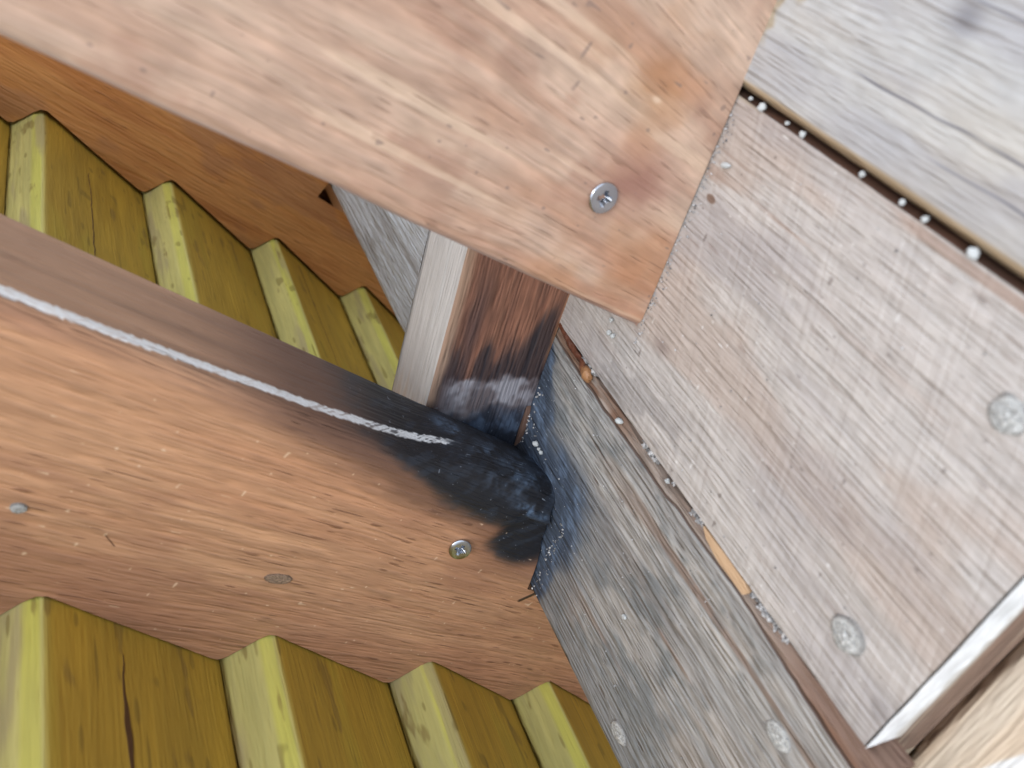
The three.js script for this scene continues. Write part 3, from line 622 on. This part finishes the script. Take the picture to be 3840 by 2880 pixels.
// ---------------------------------------------------------------- small things lying on the deck
const beadMat = new THREE.MeshPhysicalMaterial({ color: 0xb4b9ba, roughness: 0.6, flatShading: true });
const beadGeo = [1, 2, 3, 4].map(k => {
  const ge = new THREE.IcosahedronGeometry(1, 1), p = ge.attributes.position;
  for (let i = 0; i < p.count; i++) { const x = p.getX(i), y = p.getY(i), z = p.getZ(i), f = 1 + 1.1 * (fbm(x * 1.3 + 5 * k, y * 1.3 + z * 1.7 + 9, 1500 + k, 3) - 0.5); p.setXYZ(i, x * f, y * f, z * f); }
  const m = mergeVertices((ge.deleteAttribute('uv'), ge.deleteAttribute('normal'), ge)); m.computeVertexNormals(); return m;
});
let beadN = 0;
function bead(s, b, r, n, label, group, el = 1) {
  const m = new THREE.Mesh(beadGeo[beadN % 4], beadMat); m.name = numbered('foam_bead'); m.castShadow = m.receiveShadow = true; scene.add(m);
  r *= 0.68; m.position.copy(onDeck(s, b, n + r * 0.8)); m.rotation.set(0, beadN * 1.7, SLOPE); m.scale.set(r * U, r * U * 0.95, r * U * el); if (el > 1.1) m.rotation.set(0, 0.3, SLOPE); beadN++;
  return tag(m, label, 'bead', group);
}
for (const [s, b, r] of [[0.259, 0.873, 0.004], [0.2585, 0.845, 0.0078], [0.258, 0.793, 0.0045], [0.258, 0.761, 0.006], [0.2575, 0.651, 0.0055], [0.2575, 0.586, 0.005], [0.258, 0.549, 0.0062], [0.258, 0.481, 0.009]])
  bead(s, b, r, -0.002, 'small white foam bead caught in the dark gap between two grey planks', 'beads in the plank gap');
for (const [s, b, r] of [[0.676, 0.962, 0.0058], [0.697, 0.955, 0.0066], [0.694, 0.942, 0.0066]]) bead(s, b, r, 0.004, 'small white foam bead in the cluster below the corner of the upper board', 'beads below the board corner');
for (const [s, b, r] of [[1.028, 1.0405, 0.0085], [1.03, 1.026, 0.0052], [1.03, 1.0165, 0.0056]]) bead(s, b, r, 0, 'white foam bead lying on the sooty plank beside the charred stud', 'beads on the soot');
bead(0.347, 0.859, 0.0065, 0.004, 'oblong white foam chip on the grey plank near the upper board end', 'loose beads', 1.9);
bead(0.808, 0.856, 0.0078, -0.006, 'large pale bead lodged on the split edge of the sooty plank', 'loose beads', 1.35);
bead(0.795, 0.70, 0.0062, -0.003, 'pale bead among the grit in the plank seam', 'loose beads');
bead(1.062, 0.646, 0.0052, 0, 'lone white speck of foam on the bare grey edge plank', 'loose beads', 1.4);
bead(0.565, 0.906, 0.0052, 0.004, 'tiny white bead beside the cut end of the upper board', 'loose beads', 1.4);
{
  // grit packed in the seam and along the board's end: uncountable
  const R = rng(1600), out = [];
  const add = (s, b, n, r) => { const ge = new THREE.IcosahedronGeometry(1, 0); ge.deleteAttribute('uv'); ge.scale(r * U * (0.7 + R() * 0.7), r * U * (0.6 + R() * 0.5), r * U * (0.7 + R() * 0.9)); ge.rotateY(R() * 6); ge.rotateX(R() * 6); const p = D3(s, b, n); ge.translate(p.x, p.y, p.z); const k = 0.12 + 0.45 * R(), c = new Float32Array(ge.attributes.position.count * 3); for (let i = 0; i < c.length; i += 3) { c[i] = k; c[i + 1] = k * 1.01; c[i + 2] = k * 1.03; } ge.setAttribute('color', new THREE.BufferAttribute(c, 3)); out.push(ge); };
  for (let i = 0; i < 900; i++) { const b = 0.4 + 0.62 * R(); if (b > 0.485 && b < 0.6) continue; if (fbm(b * 9, 3, 1610) < 0.42) continue; add(0.7885 + R() * 0.011, b, -0.011 + R() * 0.008, 0.0012 + 0.0026 * R()); }
  for (let i = 0; i < 170; i++) { const s = 0.28 + 0.4 * R(); add(s, 0.8925 - R() * R() * 0.02, 0.0045, 0.0008 + 0.0016 * R() * R()); }
  for (let i = 0; i < 90; i++) { const s = 0.93 + 0.36 * R(); add(s, (s < 1.09 ? 1.1 : 0.89) - 0.004 - R() * R() * 0.03, 0.0015, 0.0008 + 0.0016 * R()); }
  for (let i = 0; i < 150; i++) { const s = 0.83 + 0.44 * R(), b = 0.35 + 0.72 * R(); add(s, b, 0.001, 0.0006 + 0.0014 * R() * R()); }
  for (let i = 0; i < 90; i++) { const s = 0.29 + 0.48 * R(), b = 0.3 + 0.55 * R(); add(s, b, 0.0045, 0.0006 + 0.0011 * R() * R()); }
  const M = new THREE.MeshStandardMaterial({ vertexColors: true, roughness: 0.9 });
  const m = mesh('grit', mergeGeometries(out), M, scene); m.position.copy(deckBase); m.rotation.z = SLOPE;
  tag(m, 'pale grit and dust packed in the plank seams', 'grit', null, 'stuff');
}
// slivers and resin
function flatShape(pts, th, mat, name, label, s, b, n) {             // outline in (s, b), centred at s, b
  const sh = new THREE.Shape(pts.map(p => new THREE.Vector2((p[0] - s) * U, (p[1] - b) * U)));
  const ge = new THREE.ExtrudeGeometry(sh, { depth: th * U, bevelEnabled: true, bevelSize: 0.0012 * U, bevelThickness: 0.0012 * U, bevelSegments: 1, steps: 1 });
  // shape x = s, y = b, extrusion = up  ->  deck frame (-s, n, -b)
  ge.applyMatrix4(new THREE.Matrix4().set(-1, 0, 0, 0, 0, 0, 1, 0, 0, -1, 0, 0, 0, 0, 0, 1));
  const ix = ge.index ? ge.toNonIndexed() : ge, p = ix.attributes.position; for (let i = 0; i < p.count; i += 3) for (const at of [p]) { const x = [at.getX(i + 1), at.getY(i + 1), at.getZ(i + 1)]; at.setXYZ(i + 1, at.getX(i + 2), at.getY(i + 2), at.getZ(i + 2)); at.setXYZ(i + 2, ...x); }
  ix.computeVertexNormals();
  const u = ix.attributes.uv; for (let i = 0; i < p.count; i++) u.setXY(i, p.getZ(i) / U * 4 + 0.5, p.getX(i) / U * 4 + 0.5);
  const m = new THREE.Mesh(ix, mat); m.name = numbered(name); m.castShadow = m.receiveShadow = true; m.position.copy(onDeck(s, b, n)); m.rotation.z = SLOPE; scene.add(m);
  return tag(m, label, 'splinter');
}
{
  const T = paint(256, 256, 0, 1, 0, 1, (u, v, o) => { grain(u * 0.4, v * 0.25, 1701); o[0] = 190; o[1] = 160; o[2] = 128; gain(o, 0.85 + 0.3 * g[0]); o[3] = g[1]; });
  const M = painted(T, 0.7, 0.0004);
  flatShape([[0.7915, 0.604], [0.802, 0.588], [0.808, 0.56], [0.8125, 0.52], [0.8115, 0.492], [0.796, 0.484], [0.7925, 0.5], [0.7915, 0.55]], 0.006, M, 'wood_sliver', 'bright orange sliver of fresh wood wedged in the seam between grey planks', 0.797, 0.54, -0.009);
  const M2 = new THREE.MeshStandardMaterial({ color: new THREE.Color(0.13, 0.075, 0.055), roughness: 0.7 });
  flatShape([[0.985, 1.103], [1.0, 1.0985], [1.04, 1.094], [1.082, 1.096], [1.086, 1.099], [1.05, 1.1025], [1.01, 1.1035]], 0.008, M2, 'wood_splinter', 'thin reddish splinter at the foot of the scorched batten', 1.035, 1.1, 0.001);
  // resin run: a sagging tube with a rounded drop at its end
  const path = [[0.784, 1.102, -0.002, 0.008], [0.7915, 1.07, -0.002, 0.0085], [0.796, 1.04, -0.003, 0.007], [0.798, 1.012, -0.003, 0.0062], [0.801, 0.99, 0, 0.010], [0.8035, 0.976, 0.002, 0.0125], [0.8055, 0.965, 0.001, 0.0085], [0.806, 0.9635, 0, 0.001]];
  const c = D3(0.797, 1.02, 0), ge = gridGeo(56, 16, (x, y) => {
    const f = x * (path.length - 1), i = Math.min(path.length - 2, Math.floor(f)), t = f - i, p = path[i].map((v, k) => v + (path[i + 1][k] - v) * t), a = y * Math.PI * 2, r = p[3] * (1 + 0.7 * (fbm(x * 9, 2 + Math.cos(a) * 1.5, 1720) - 0.5) * (x < 0.6 ? 1 : 0.3));
    return [D3(p[0] + Math.cos(a) * r, p[1], p[2] + Math.sin(a) * r * 0.75).sub(c), x, y];
  }, [0, 1, 0, 1], true);
  const T3r = paint(256, 64, 0, 1, 0, 1, (x, y, o) => { const k = fbm(x * 14, y * 7, 1731, 4); o[0] = 96; o[1] = 58; o[2] = 42; gain(o, 0.6 + 0.8 * k); mix(o, [158, 116, 80], sst(0.5, 0.68, x + 0.2 * (k - 0.5))); o[3] = k; });
  const M3 = painted(T3r, 0.42, 0.0008);
  const m = new THREE.Mesh(ge, M3); m.name = numbered('resin_drip'); m.castShadow = m.receiveShadow = true; m.position.copy(onDeck(0.797, 1.02, 0)); m.rotation.z = SLOPE; scene.add(m);
  tag(m, 'amber brown resin drip hanging along the seam below the batten', 'resin');
}

renderer.render(scene, camera);
